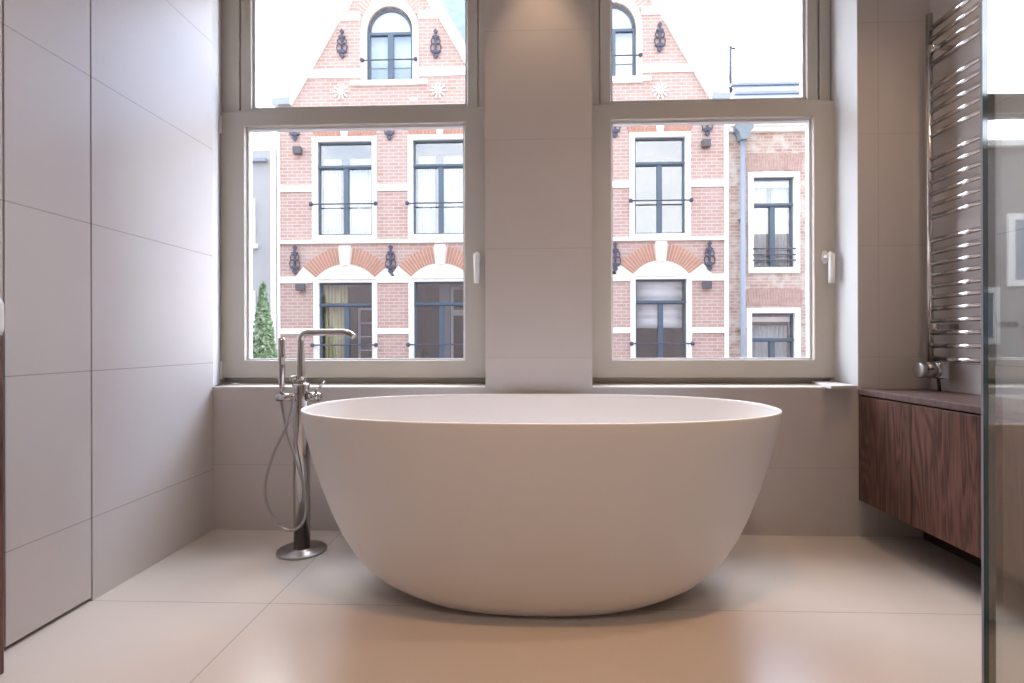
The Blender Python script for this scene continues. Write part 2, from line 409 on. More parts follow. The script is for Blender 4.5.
# ================================================================== BATHTUB
def bathtub():
    cx, cy = 0.017, 1.885
    root = thing('bathtub', 'large freestanding oval matt white bathtub in front of the windows', 'bathtub', (cx, cy, 0))
    H = 0.617
    prof = [(0.000, .400, .232), (0.003, .412, .240), (0.010, .436, .252), (0.03, .486, .272), (0.06, .545, .295), (0.10, .594, .317), (0.15, .635, .338), (0.21, .672, .356),
            (0.28, .704, .372), (0.36, .735, .388), (0.44, .761, .401), (0.52, .783, .412), (0.58, .798, .418), (0.612, .803, .421), (0.6165, .8025, .4205)]
    inner = [(0.617, .801, .419), (0.617, .795, .413), (0.6165, .7935, .4115), (0.608, .791, .409), (0.52, .757, .385), (0.42, .715, .362), (0.32, .66, .336), (0.24, .60, .302),
             (0.18, .52, .258), (0.14, .41, .205), (0.125, .28, .13), (0.120, .12, .05)]
    n = 2.35; seg = 128
    def ring(z, a, b):
        r = []
        for k in range(seg):
            t = 2*PI*k/seg; c, s_ = math.cos(t), math.sin(t)
            r.append((cx+a*math.copysign(abs(c)**(2/n), c), cy+b*math.copysign(abs(s_)**(2/n), s_), z))
        return r
    vs = []; rings = prof+inner
    for z, a, b in rings: vs += ring(z, a, b)
    m = len(rings)
    fs = [(i*seg+k, i*seg+(k+1) % seg, (i+1)*seg+(k+1) % seg, (i+1)*seg+k) for i in range(m-1) for k in range(seg)]
    fs += [tuple(range(seg)), tuple((m-1)*seg+k for k in range(seg))]
    MB().add(vs, fs, True).build('basin', 'tub', root)
    MB().lathe([(0.030, 0.1205), (0.032, 0.124), (0.028, 0.127), (0.001, 0.1275)], (cx, cy, 0)).build('drain_cover', 'tub', root)
bathtub()

# ================================================================== BATH FILLER
def filler():
    b = atZ(301, 551, 0.0); x, y = b[0]-0.002, b[1]
    dp = y
    def Z(py, px=300): return atY(px, py, dp)[2]
    def X(px, py=400): return atY(px, py, dp)[0]
    x += 0.006
    X2 = lambda px: atY(px, 400, y-0.035)[0]
    root = thing('bath_filler', 'chrome floor-standing bath mixer left of the bathtub', 'bath tap', (x, y, 0))
    MB().lathe([(0.094, 0), (0.096, 0.002), (0.096, 0.008), (0.093, 0.010), (0.033, 0.010), (0.0325, 0.014)], (x, y, 0), seg=48).build('base_plate', 'brushed', root)
    zb = Z(383)
    MB().lathe([(0.0315, 0.0101), (0.0315, zb-0.01), (0.030, zb-0.003), (0.026, zb)], (x, y, 0), seg=32).build('column', 'chrome', root)
    # spout
    zs = Z(332.5); r = 0.0132; R = 0.034
    x_end = X(357, 338)
    xs = x-0.003
    pts = [(xs, y, zb+0.0005), (xs, y, zb+0.03), (xs, y, zs-R)]
    rad = [0.0215, 0.0175, r]
    for i in range(1, 9):
        a = PI/2*i/8; pts.append((xs+R-R*math.cos(a), y, zs-R+R*math.sin(a))); rad.append(r)
    pts.append((x_end-0.055, y, zs)); rad.append(r)
    R2 = 0.055
    for i in range(1, 7):
        a = math.radians(52)*i/6; pts.append((x_end-0.055+R2*math.sin(a), y, zs-R2+R2*math.cos(a))); rad.append(r)
    MB().tube(pts, rad, 20).build('spout', 'chrome', root)
    # mixer crossbar
    zc = Z(396.5)
    MB().tube([(X2(277.3), y-0.035, zc), (X2(296), y-0.035, zc)], 0.0155, 20).build('handset_holder', 'chrome', root)
    MB().box(X(293), X(299), y-0.036, y-0.0275, zc-0.012, zc+0.012).build('holder_bracket', 'chrome', root)
    mv = MB().tube([(x+0.0285, y-0.01, zc), (X(320), y-0.01, zc)], 0.0185, 20).build('mixer_valve', 'chrome', root)
    MB().tube([(X(320), y-0.01, zc), (X(322), y-0.01, zc)], 0.0150, 20).build('valve_cap', 'chrome', mv)
    MB().tube([(X(316.5), y-0.01, zc+0.017), (X(319), y-0.012, zc+0.028), (X(326.5), y-0.02, Z(381))], [0.006, 0.005, 0.0045], 10).build('lever', 'chrome', mv)
    MB().lathe([(0.006, 0), (0.006, 0.02), (0.015, 0.022), (0.017, 0.036), (0.013, 0.042)], (x-0.030, y-0.006, Z(386)), 'Z', 16).build('diverter_knob', 'chrome', root)
    MB().tube([(X(297), y-0.006, Z(386)+0.003), (x-0.034, y-0.006, Z(386)+0.003)], 0.006, 10).build('diverter_stem', 'chrome', root)
    # handset
    hx = X2(281.8); hy = y-0.035
    hs = MB().tube([(hx, hy, zc+0.0157), (hx, hy, Z(386)), (hx, hy, Z(377)), (hx, hy, Z(340)), (hx, hy, Z(338))], [0.008, 0.0100, 0.0135, 0.0135, 0.012], 20).build('handset', 'chrome', root)
    MB().box(hx+0.004, hx+0.0135, hy-0.0135, hy-0.008, Z(364), Z(357)).build('spray_face', 'white_plastic', hs)
    # hose
    hp = [(281, 400), (281.5, 405), (284, 418), (287, 432), (291.5, 446), (296, 460), (300.5, 474), (303.5, 487), (305.5, 498), (306, 508), (305, 517), (301.5, 524), (297, 528.5), (291.5, 530.5),
          (285.5, 529.5), (280, 526.5), (274.5, 520), (270, 512), (266.5, 502), (265, 492), (265.3, 482), (267.5, 472), (271.5, 459), (276, 447), (281, 437), (286, 427), (289.5, 417), (292, 407), (293, 398)]
    P = []
    for i, (a, b_) in enumerate(hp):
        t = i/(len(hp)-1); yy = y-0.036-0.020*math.sin(PI*t) if t < 0.5 else y-0.056+0.010*(t-0.5)*2
        P.append(Vector(atY(a, b_, yy)))
    # smooth the run
    Q = []
    for i in range(len(P)-1):
        p0, p1, p2, p3 = P[max(i-1, 0)], P[i], P[i+1], P[min(i+2, len(P)-1)]
        for k in range(4):
            t = k/4
            Q.append(0.5*((2*p1)+(p2-p0)*t+(2*p0-5*p1+4*p2-p3)*t*t+(3*p1-p0-3*p2+p3)*t**3))
    Q.append(P[-1])
    MB().tube(Q, 0.0058, 10).build('shower_hose', 'brushed', root)
filler()

# ================================================================== FLOATING CABINET
def cabinet():
    XC = 1.397; y0, y1 = 0.95, YW-0.002; zb, zt = 0.158, 0.634
    root = thing('floating_cabinet', 'dark brown wooden floating cabinet along the right wall', 'cabinet', (1.55, 1.6, zb))
    MB().box(XC+0.022, XR-0.001, y0+0.01, y1, zb+0.004, zt-0.036).build('body', 'wood', root)
    MB().box(XC-0.002, XR-0.001, y0, y1, zt-0.024, zt).build('top_panel', 'wood_top', root, 0.002)
    MB().box(XC+0.016, XR-0.002, y0+0.01, y1, zt-0.0355, zt-0.0245).build('recess_strip', 'dark_strip', root)
    d = [y0, 1.37, 2.046, y1]
    for i in range(3):
        MB().box(XC, XC+0.0215, d[i]+0.0015, d[i+1]-0.0015, zb, zt-0.0305).build('door', 'wood', root, 0.001)
cabinet()

# ================================================================== TOWEL RADIATOR
def radiator():
    X0 = 1.63; Y0, Y1 = 2.275, 1.975
    root = thing('towel_radiator', 'chrome ladder towel radiator with horizontal bars on the right wall', 'radiator', (X0, 2.13, 0.74))
    def Zp(py): return atX(930, py, X0)[2]
    for yy in (Y0, Y1):
        MB().tube([(X0, yy, 0.752), (X0, yy, 2.175)], 0.0125, 14).build('upright', 'radiator', root)
    ys = [29.5, 41, 53, 65.7, 89.5, 101.2, 112.6, 125, 136.7, 159.5, 171, 183, 194.8, 206, 218, 241.2, 253.4, 264.6, 275.5, 286.7, 297.6, 309, 321, 333, 345.6, 358.5]
    for p in ys:
        MB().tube([(X0+0.002, Y0, Zp(p)), (X0+0.002, Y1, Zp(p))], 0.0100, 12).build('bar', 'radiator', root)
    for zz in (Zp(53)-0.005, Zp(327)):
        for yy in (2.225, 1.962):
            MB().tube([(X0-0.032, yy, zz), (X0-0.020, yy, zz), (X0, yy, zz), (XR-0.0005, yy, zz)], [0.014, 0.016, 0.009, 0.011], 16).build('wall_bracket', 'chrome', root)
    # electric thermostat at the foot of the far upright
    v = MB().tube([(X0, Y0, 0.7518), (X0, Y0, 0.712)], 0.011, 12).build('valve_pipe', 'chrome', root)
    zt = atX(935, 370, X0)[2]
    h = MB().lathe([(0.001, -0.003), (0.0275, -0.003), (0.029, -0.0025), (0.0315, 0.0), (0.032, 0.002), (0.032, 0.020), (0.030, 0.021), (0.030, 0.024), (0.032, 0.025), (0.032, 0.055), (0.028, 0.058)], (X0-0.070, 2.24, zt), 'X', 28).build('thermostat_head', 'brushed', root)
    MB().lathe([(0.0335, 0.0), (0.0345, 0.004), (0.0345, 0.010), (0.0335, 0.013)], (X0-0.012, 2.24, zt), 'X', 28).build('thermostat_ring', 'chrome', h)
    MB().box(X0-0.005, X0+0.035, 2.215, 2.285, zt-0.034, zt+0.030).build('control_box', 'chrome', root, 0.004)
    MB().box(X0-0.055, X0-0.035, 2.2045, 2.2100, zt+0.000, zt+0.010).build('display', 'seal', h)
    MB().tube([(X0+0.003, 2.235, zt-0.034), (X0+0.005, 2.230, 0.6355)], 0.006, 10).build('supply_pipe', 'black', root)
radiator()

# ================================================================== GLASS SCREEN, SLAB ON THE LEDGE, VANITY
gs = thing('shower_screen', 'clear glass shower screen with greenish edge at the far right', 'glass screen', (0.805, 0.4, 0))
MB().box(0.800, 0.812, -0.35, 0.9775, 0.0, 2.15).build('glass_pane', 'shower_glass', gs)
MB().box(0.800, 0.812, 0.9777, 0.9885, 0.0, 2.15).build('polished_edge', 'glass_edge', gs)
MB().box(0.800, 0.812, 0.9887, 0.9935, 0.0, 2.15).build('edge_seal', 'zinc', gs)

sl = [atZ(812, 381.6, 0.650), atZ(856, 381.5, 0.650), atZ(857.5, 386.0, 0.650), atZ(831, 386.6, 0.650)]
tag(MB().prism([(min(p[0], 1.393), p[1]) for p in sl], LEDGE+0.0005, 0.652, 'XY').build('sill_slab', 'plaster', None, 0.001, origin=(1.35, 2.42, LEDGE)),
    'thin white slab lying on the right end of the window ledge', 'slab')

vx = -1.343
van = thing('vanity_cabinet', 'dark wooden vanity edge at the far left of the picture', 'cabinet', (vx, 0.9, 0))
MB().box(XL+0.002, vx, 0.35, 1.325, 0.0, 0.86).build('body', 'wood', van, 0.003)
bs = MB().prism([(XL+0.002, 0.861), (vx+0.0005, 0.861), (vx+0.003, 0.875), (vx+0.003, 0.94), (vx-0.006, 0.957), (XL+0.002, 0.960)], 0.33, 1.328)
tag(bs.build('washbasin', 'tub', None, 0.008, origin=(vx, 0.9, 0.861)), 'white washbasin with rounded corner on the dark vanity at far left', 'basin')

# ================================================================== CEILING SPOTLIGHTS
def spot(x, y, energy, ang, label, color=(1.0, 0.70, 0.45), blend=0.6, size=0.04):
    r = thing('ceiling_spotlight', label, 'spotlight', (x, y, ZC-0.004), 'recessed spots in the bathroom ceiling')
    MB().lathe([(0.045, ZC-0.006), (0.048, ZC-0.003), (0.048, ZC-0.0005)], (x, y, 0)).build('trim_ring', 'lamp_white', r)
    MB().lathe([(0.032, ZC-0.0085), (0.034, ZC-0.0063)], (x, y, 0)).build('lens', 'glow', r)
    l = bpy.data.lights.new('ceiling_spotlight_beam', 'SPOT'); l.energy = energy; l.spot_size = math.radians(ang); l.spot_blend = blend
    l.color = color; l.shadow_soft_size = size
    o = bpy.data.objects.new('ceiling_spotlight_beam', l); COL.objects.link(o); o.parent = r; o.location = (0, 0, -0.02)
spot(0.04, 2.20, 8, 56, 'recessed warm ceiling spot just in front of the window pier')
spot(0.15, 0.80, 26, 74, 'recessed warm ceiling spot in front of the bathtub', (1.0, 0.48, 0.16))
spot(-0.95, 0.95, 3, 130, 'recessed warm ceiling spot near the tiled door panel', (1.0, 0.88, 0.78))
spot(1.25, 1.35, 12, 130, 'recessed warm ceiling spot near the towel radiator')
spot(0.15, -0.45, 15, 150, 'added warm fill spot, unseen in the ceiling behind the camera', (1.0, 0.84, 0.70))  # fill lamp added to brighten the room, no known fixture there

# ================================================================== ACROSS THE STREET
YF = 12.0
def FX(px, py=240, Y=YF): return atY(px, py, Y)[0]
def FZ(py, px=500, Y=YF): return atY(px, py, Y)[2]
GZ = -5.2
struct(MB().box(-26, 26, YO+0.05, 24, GZ-0.1, GZ).build('ground', 'street'), 'brick street below the windows', 'street')

wo = MB().prism(rect(-22, 22, GZ, 5.0), YO+0.002, YO+0.10, holes=[rect(XL-0.10, -0.15, 0.60, 2.72), rect(0.20, 1.46, 0.60, 2.72)])
struct(wo.build('wall_outside', 'brick_dark'), 'outer brick face of the house the bathroom is in', 'wall')

def anchor_mesh(x, z, s=1.0):
    m = MB(); y = YF-0.045
    m.box(x-0.022*s, x+0.022*s, y-0.012, y+0.012, z-0.27*s, z+0.27*s)
    for dz, w_, h_ in ((0.27, 0.05, 0.06), (-0.27, 0.06, 0.07), (0.15, 0.085, 0.05), (-0.18, 0.12, 0.06)):
        m.prism([(x, z+dz*s-h_*s), (x+w_*s, z+dz*s), (x, z+dz*s+h_*s), (x-w_*s, z+dz*s)], y-0.02, y+0.02)
    for sx in (-1, 1):
        for cz, r in ((-0.09, 0.075), (0.05, 0.055)):
            pts = [(x+sx*(0.055*s+r*s*math.cos(a)*0.8), y, z+cz*s+r*s*1.2*math.sin(a)) for a in [2*PI*k/12 for k in range(13)]]
            m.tube(pts, 0.014*s, 6)
    m.box(x-0.012, x+0.012, y, YF, z-0.01, z+0.01)
    return m
def rosette_mesh(x, z):
    m = MB()
    for k in range(10):
        a = 2*PI*k/10
        p = [(x+r*math.cos(a+d), z+r*math.sin(a+d)) for r, d in ((0.10, -0.10), (0.165, -0.11), (0.185, 0), (0.165, 0.11), (0.10, 0.10))]
        m.prism(p, YF-0.03, YF)
    m.ball((x, YF-0.02, z), 0.085, 12, (1, 0.6, 1))
    return m
def town_window(bld, r, transom, mull, glassmat='town_pane', surround=4.0, dep=0.10, sill=3.0, Y=YF, cut=None, ww=2.3, wall=None, top_sur=3.0, tympan=True):
    """r=(x0,x1,y0,y1) measured; returns metric rect"""
    pc = (r[0]+r[1])/2
    x0, x1 = FX(r[0], 240, Y), FX(r[1], 240, Y); z0, z1 = FZ(r[3], pc, Y), FZ(r[2], pc, Y)
    k = Y/540.0
    s_ = surround*k
    ws = MB().prism(rect(x0-s_, x1+s_, z0-sill*k, z1+top_sur*k), Y-0.04, Y+0.02, holes=[rect(x0, x1, z0, z1)]).build('window_surround', 'stone', bld)
    yy = Y+dep; fw = ww*k
    tz = FZ(transom, pc, Y); hx = FX(mull, 240, Y) if mull else None
    holes = [rect(x0+fw, x1-fw, tz+fw*0.8, z1-fw)] if transom else []
    if mull:
        holes += [rect(x0+fw, hx-fw*1.05, z0+fw, tz-fw*0.8), rect(hx+fw*1.05, x1-fw, z0+fw, tz-fw*0.8)]
    win = MB().prism(rect(x0, x1, z0, z1), yy-0.05, yy+0.03, holes=holes).build('window', 'blue_frame', bld)
    MB().box(x0, x1, yy-0.08, yy-0.051, tz-fw*0.35, tz+fw*0.35).build('transom_bar', 'blue_frame', win)
    MB().box(x0+0.01, x1-0.01, yy-0.006, yy, z0+0.01, z1-0.01).build('pane', glassmat, win)
    # splayed reveal boards
    MB().prism(rect(x0+0.001, x1-0.001, z0+0.001, z1-0.001), Y-0.038, yy-0.051, holes=[rect(x0+0.014, x1-0.014, z0+0.014, z1-0.014)]).build('reveal', 'stone', bld)
    # dim room behind
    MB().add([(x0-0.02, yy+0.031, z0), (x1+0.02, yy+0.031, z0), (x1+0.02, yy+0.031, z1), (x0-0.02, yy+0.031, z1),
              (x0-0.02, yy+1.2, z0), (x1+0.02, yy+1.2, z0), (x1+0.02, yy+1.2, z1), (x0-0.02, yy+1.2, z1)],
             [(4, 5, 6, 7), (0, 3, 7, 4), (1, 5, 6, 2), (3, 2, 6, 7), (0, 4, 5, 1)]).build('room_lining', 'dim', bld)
    return x0, x1, z0, z1
def railing(bld, px0, px1, py, Y=YF, bars=1, gap=0):
    m = MB(); z = FZ(py, (px0+px1)/2, Y); x0, x1 = FX(px0, 240, Y), FX(px1, 240, Y)
    for b in range(bars):
        m.tube([(x0, Y-0.10, z+b*gap), (x1, Y-0.10, z+b*gap)], 0.016, 8)
    for x in (x0, x1):
        m.tube([(x, Y-0.10, z), (x, Y-0.035, z)], 0.012, 8); m.ball((x, Y-0.11, z), 0.05, 10)
    return m.build('window_rail', 'iron', bld)
def cloth(name, mat, x0, x1, z0, z1, y, label, cat='curtain', waves=6, amp=0.03, horiz=False, group=None):
    n = 48; vs = []; fs = []
    if not horiz:
        for i in range(n+1):
            t = i/n; x = x0+(x1-x0)*t; yy = y+amp*math.sin(t*waves*2*PI)+amp*0.4*math.sin(t*waves*5.3)
            vs += [(x, yy, z0), (x, yy, z1)]
    else:
        for i in range(n+1):
            t = i/n; z = z0+(z1-z0)*t; yy = y-amp*abs(math.sin(t*waves*PI))
            vs += [(x0, yy, z), (x1, yy, z)]
    for i in range(n): fs.append((2*i, 2*i+1, 2*i+3, 2*i+2))
    o = MB().add(vs, fs, True).build(name, mat, None, origin=((x0+x1)/2, y, z0))
    so = o.modifiers.new('thickness', 'SOLIDIFY'); so.thickness = 0.006
    return tag(o, label, cat, group)

# ---- twin-gabled brick house
B = thing('brick_townhouse', 'red brick house with two gables and white stone bands across the street', 'building', (FX(502), YF+3, GZ))
cA, cB = 390.0, 613.0
def gable(c, sh, foot_l, foot_r):
    # outline (px,py), left to right, shoulder at +-50, narrower crown above
    return [(foot_l, 105), (c-98, 105), (c-50, 22), (c-50, 14), (c-42, 12), (c-33, -8), (c-30, -22), (c-16, -40), (c, -50), (c+16, -40), (c+30, -22), (c+33, -8), (c+42, 12), (c+50, 14), (c+50, 22), (c+98, 105), (foot_r, 105)]
def FP(px, py, ref=500): return (FX(px), FZ(py, ref))
zsh = {cA: 345, cB: 660}
outl = [(FX(278), GZ)]
outl += [FP(x, y, 345) for x, y in gable(cA, 0, 278, 500)]
outl += [FP(x, y-3.0, 660) for x, y in gable(cB, 0, 504, 726)]
outl += [(FX(726), GZ)]
outl = outl[::-1]
cols_up = [(317, 373, 141, 236, 166.5), (412.5, 468, 139, 235, 165), (537, 593, 137, 235, 163), (634, 686, 136.5, 234.5, 163)]
cols_lo = [(318, 373, 282, 405, 305), (413, 468, 281, 404, 304), (537, 593, 279, 403, 302), (634.5, 687, 278.5, 402, 302)]
gab = [(367.5, 413.5, 31, 82), (590.5, 636.5, 27.5, 79.5)]
holes = []
for r in cols_up+cols_lo:
    pc = (r[0]+r[1])/2; holes.append(rect(FX(r[0]), FX(r[1]), FZ(r[3], pc), FZ(r[2], pc)))
def arch_pts(cx, z, half, h, n=14):
    return [(cx+half*math.cos(PI*k/n), z+h*math.sin(PI*k/n)) for k in range(n+1)]
gab_m = []
for (a, b, c_, d) in gab:
    pc = (a+b)/2; x0, x1, z0, z1 = FX(a), FX(b), FZ(d, pc), FZ(c_, pc); gab_m.append((x0, x1, z0, z1, pc))
    holes.append([(x0, z0), (x1, z0)]+arch_pts((x0+x1)/2, z1, (x1-x0)/2, 0.55))
MB().prism(outl, YF, YF+0.30, holes=holes).build('brick_wall', 'brick', B)
MB().box(FX(278), FX(726), YF+1.6, YF+6, GZ, FZ(112)).build('rear_volume', 'render', B)
K = YF/540
# windows
WR = {}
for i, r in enumerate(cols_up):
    WR['u', i] = town_window(B, r[:4], r[4], (r[0]+r[1])/2+0.3, surround=4.2, top_sur=4, sill=4)
for i, r in enumerate(cols_lo):
    WR['l', i] = town_window(B, r[:4], r[4], (r[0]+r[1])/2+0.3, surround=4.2, top_sur=4.5, sill=4)
for i in range(4):
    r = cols_up[i]; railing(B, r[0]-4, r[1]+4, (205, 204, 202.5, 201.5)[i])
    r = cols_lo[i]; railing(B, r[0]-4, r[1]+4, (345, 344.5, 344, 343.5)[i])
# gable windows with round heads
for gi, (x0, x1, z0, z1, pc) in enumerate(gab_m):
    cx = (x0+x1)/2; hw = (x1-x0)/2; so_ = 5.5*K
    outer = [(x0-so_, z0-4*K), (x1+so_, z0-4*K)]+arch_pts(cx, z1, hw+so_, 0.55+8.5*K)
    MB().prism(outer, YF-0.05, YF+0.02, holes=[[(x0, z0), (x1, z0)]+arch_pts(cx, z1, hw, 0.55)]).build('arched_surround', 'stone', B)
    yy = YF+0.10; fw = 2.6*K
    win = MB().prism(rect(x0, x1, z0, z1), yy-0.05, yy+0.03, holes=[rect(x0+fw, cx-fw*1.1, z0+fw, z1-fw), rect(cx+fw*1.1, x1-fw, z0+fw, z1-fw)]).build('window', 'blue_frame', B)
    MB().box(x0+0.01, x1-0.01, yy-0.006, yy, z0+0.01, z1-0.01).build('pane', 'town_pane', win)
    fan = MB().prism(arch_pts(cx, z1+0.002, hw, 0.55), yy-0.01, yy+0.02).build('fanlight', 'paint_and_sheen', B)  # opaque glass, its sky reflection put into the pale colour
    MB().tube([(cx+hw*0.92*math.cos(PI*k/14), yy-0.02, z1+0.50*math.sin(PI*k/14)) for k in range(15)], 0.03, 8).build('fanlight_rim', 'blue_frame', fan)
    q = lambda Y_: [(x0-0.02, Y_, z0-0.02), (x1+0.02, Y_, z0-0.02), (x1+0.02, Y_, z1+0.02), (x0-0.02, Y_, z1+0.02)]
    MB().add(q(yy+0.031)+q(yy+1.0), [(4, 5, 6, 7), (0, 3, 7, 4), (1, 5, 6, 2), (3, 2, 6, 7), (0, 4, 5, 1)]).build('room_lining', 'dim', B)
    cloth('sky_reflection_sheet', 'curtain', x0+0.03, x1-0.03, z0+0.12, z1-0.01, yy+0.10, 'added white sheet standing in for sky reflected in the round-headed window of the %s gable' % ('left' if gi == 0 else 'right'), 'blind', waves=3, amp=0.01)  # white sheet added behind the pane, imitates the bright sky it reflects
    railing(B, pc-26.5, pc+26.5, 62 if gi == 0 else 58)
    # arch bricks
    m = MB(); n = 22; A0, A1 = math.radians(28), math.radians(152)
    rx0, rz0, th = hw+so_+0.01, 0.55+8.5*K+0.01, 11*K
    P_ = lambda a, d: (cx+(rx0+d)*math.cos(a), z1+(rz0+d)*math.sin(a))
    for k in range(n):
        a0, a1 = A0+(A1-A0)*(k+0.10)/n, A0+(A1-A0)*(k+0.86)/n
        m.prism([P_(a0, 0), P_(a0, th), P_(a1, th), P_(a1, 0)], YF-0.028, YF-0.02)
    ab = m.build('brick_arch', 'voussoir_old', B)
    al = [A0+(A1-A0)*k/24 for k in range(25)]
    MB().prism([P_(a, 0) for a in al]+[P_(a, th) for a in reversed(al)], YF-0.0205, YF).build('mortar_bed', 'mortar', ab)

# stone bands
def band(name, spans, py0, py1, prot=0.035, ref=345):
    for a, b in spans:
        MB().box(FX(a), FX(b), YF-prot, YF, FZ(py1, ref), FZ(py0, ref)).build(name, 'stone', B)
lsp = [(278, 312.8), (377.2, 408.3), (472.2, 532.8), (597.2, 629.8), (690.2, 726)]
band('stone_band', lsp, 185, 191.5)
band('stone_band', lsp, 328.5, 334)
band('sill_course', [(278, 726)], 240.1, 243.6, 0.06)
band('stone_band', lsp, 276.5, 283)
band('stone_band', lsp, 126, 127.5, 0.03)
band('stone_band', [(cA-87, cA-29), (cA+29, cA+87)], 70, 78)
band('stone_band', [(cB-87, cB-29), (cB+29, cB+87)], 69, 77, ref=450)
band('stone_band', [(cA-52, cA-29), (cA+29, cA+52)], 13, 21)
band('stone_band', [(cB-52, cB-29), (cB+29, cB+52)], 12, 20, ref=450)
band('stepped_sill', [(cA-38, cA+38)], 82, 86.5, 0.07)
band('stepped_sill', [(cB-38, cB+38)], 81, 85.5, 0.07, 450)
# white end quoins
for a, b in ((278, 280.3), (724, 728)):
    MB().box(FX(a), FX(b), YF-0.045, YF+0.28, GZ, FZ(107)).build('corner_strip', 'stone', B)
# copings
for c, dy in ((cA, 0), (cB, -3)):
    ref = 345 if c == cA else 660
    for sg in (-1, 1):
        for pts in ([(98, 105), (50, 22), (56, 14), (106, 101)], [(50, 14), (42, 12), (33, -8), (39, -10), (47, 6), (54, 7)]):
            p = [FP(c+sg*x, y+dy, ref) for x, y in pts]
            MB().prism(p, YF-0.10, YF+0.42).build('gable_coping', 'stone', B)
        p = [FP(c+sg*x, y+dy, ref) for x, y in ((98, 105), (98, 98), (116 if sg*(c-500) > 0 else 108, 99), (116 if sg*(c-500) > 0 else 108, 105))]
        MB().prism(p, YF-0.12, YF+0.40).build('eaves_block', 'lead', B)
# roof between the gables
z_e, z_t = FZ(112), FZ(-45, 450, 14.6)
MB().add([(FX(cA-20), YF+0.9, z_e), (FX(cB+20), YF+0.9, z_e), (FX(cB-10), 15.2, z_t), (FX(cA+28), 15.2, z_t), (FX(cA-20), 16.4, z_e), (FX(cB+20), 16.4, z_e)],
         [(0, 1, 2, 3), (0, 3, 4), (1, 5, 2), (3, 2, 5, 4), (0, 4, 5, 1)]).build('slate_roof', 'slate', B)
# flat brick arches over the upper windows, segmental arches over the lower ones
for i in range(4):
    x0, x1, z0, z1 = WR['u', i]; cx = (x0+x1)/2; m = MB(); n = 17; W_ = 66*K; zb = z1+4.1*K; zt = zb+9*K
    for k in range(n):
        t0, t1 = (k+0.1)/n, (k+0.86)/n
        if k == n//2: continue
        f = lambda t, s: cx+(t-0.5)*W_*s
        m.prism([(f(t0, 0.93), zb), (f(t1, 0.93), zb), (f(t1, 1.04), zt), (f(t0, 1.04), zt)], YF-0.014, YF)
    m.build('flat_brick_arch', 'voussoir', B)
    MB().prism([(cx-0.06, zb), (cx+0.06, zb), (cx+0.09, zt), (cx-0.09, zt)], YF-0.06, YF).build('keystone', 'stone', B)
    # lower
    x0, x1, z0, z1 = WR['l', i]; cx = (x0+x1)/2; hw = (x1-x0)/2
    zs = z1+4.6*K          # springing of the inner arc
    rise = 13.5*K; R = (hw*hw*1.10+rise*rise)/(2*rise); cz = zs+rise-R; am = math.asin(min(1, hw*1.05/R))
    R2 = R+16.5*K; m = MB(); n = 26
    for k in range(n):
        a0 = -am*1.02+2*am*1.02*(k+0.10)/n; a1 = -am*1.02+2*am*1.02*(k+0.88)/n
        if abs((a0+a1)/2) < am*0.13: continue
        m.prism([(cx+R*math.sin(a0), cz+R*math.cos(a0)), (cx+R2*math.sin(a0), cz+R2*math.cos(a0)), (cx+R2*math.sin(a1), cz+R2*math.cos(a1)), (cx+R*math.sin(a1), cz+R*math.cos(a1))], YF-0.028, YF-0.02)
    ab = m.build('brick_arch', 'voussoir', B)
    al = [-am*1.02+2*am*1.02*k/24 for k in range(25)]
    MB().prism([(cx+R*math.sin(a), cz+R*math.cos(a)) for a in al]+[(cx+R2*math.sin(a), cz+R2*math.cos(a)) for a in reversed(al)], YF-0.0205, YF).build('mortar_bed', 'mortar', ab)
    MB().prism([(cx-0.085, cz+R-0.03), (cx+0.085, cz+R-0.03), (cx+0.12, cz+R2+0.03), (cx-0.12, cz+R2+0.03)], YF-0.09, YF).build('keystone', 'stone', B)
    ty = [(cx+R*math.sin(a), cz+R*math.cos(a)) for a in [am*(1-2*j/16) for j in range(17)]]
    MB().prism(ty, YF-0.012, YF).build('tympanum', 'stone', B)
    MB().box(cx-hw*1.12, cx+hw*1.12, YF-0.07, YF-0.0405, zs-0.045, zs-0.005).build('lintel_ledge', 'stone', B)
    for sg in (-1, 1):
        e = cx+sg*R*math.sin(am); e2 = cx+sg*R2*math.sin(am)
        zz = cz+R*math.cos(am); z2 = cz+R2*math.cos(am)
        MB().prism([(e+sg*0.01, zz-0.01), (e2+sg*0.02, z2), (e2+sg*0.22, zs-0.02), (e+sg*0.02, zs-0.06)], YF-0.03, YF).build('arch_springer', 'stone', B)
for px, py in ((295.5, 260), (391, 259.5), (502, 258), (615, 257), (709, 256), (295.5, 127), (390, 126), (502, 125), (615, 123.5), (707, 122), (343, 44.5), (436.5, 44.5), (565, 41), (660, 38)):
    anchor_mesh(FX(px), FZ(py, px)).build('wall_anchor', 'iron', B)
for px, py in ((341.5, 92), (438.5, 90.5), (565, 89), (660.5, 91)):
    rosette_mesh(FX(px), FZ(py, px)).build('rosette', 'stone', B)
for px, py, t_ in ((299.5, 152, 'upper left'), (302, 287.5, 'lower left'), (705, 145, 'upper right'), (705.5, 285.5, 'lower right')):
    x, z = FX(px), FZ(py, px)
    wl = thing('wall_lamp', 'small grey box lamp on the brick townhouse facade, at its %s' % t_, 'lamp', (x, YF, z), 'box lamps on the brick facade')
    MB().box(x-0.09, x+0.09, YF-0.16, YF-0.03, z-0.08, z+0.08).build('housing', 'lamp_dark', wl, 0.008)
    MB().box(x-0.04, x+0.04, YF-0.03, YF, z-0.04, z+0.04).build('mount', 'iron', wl)

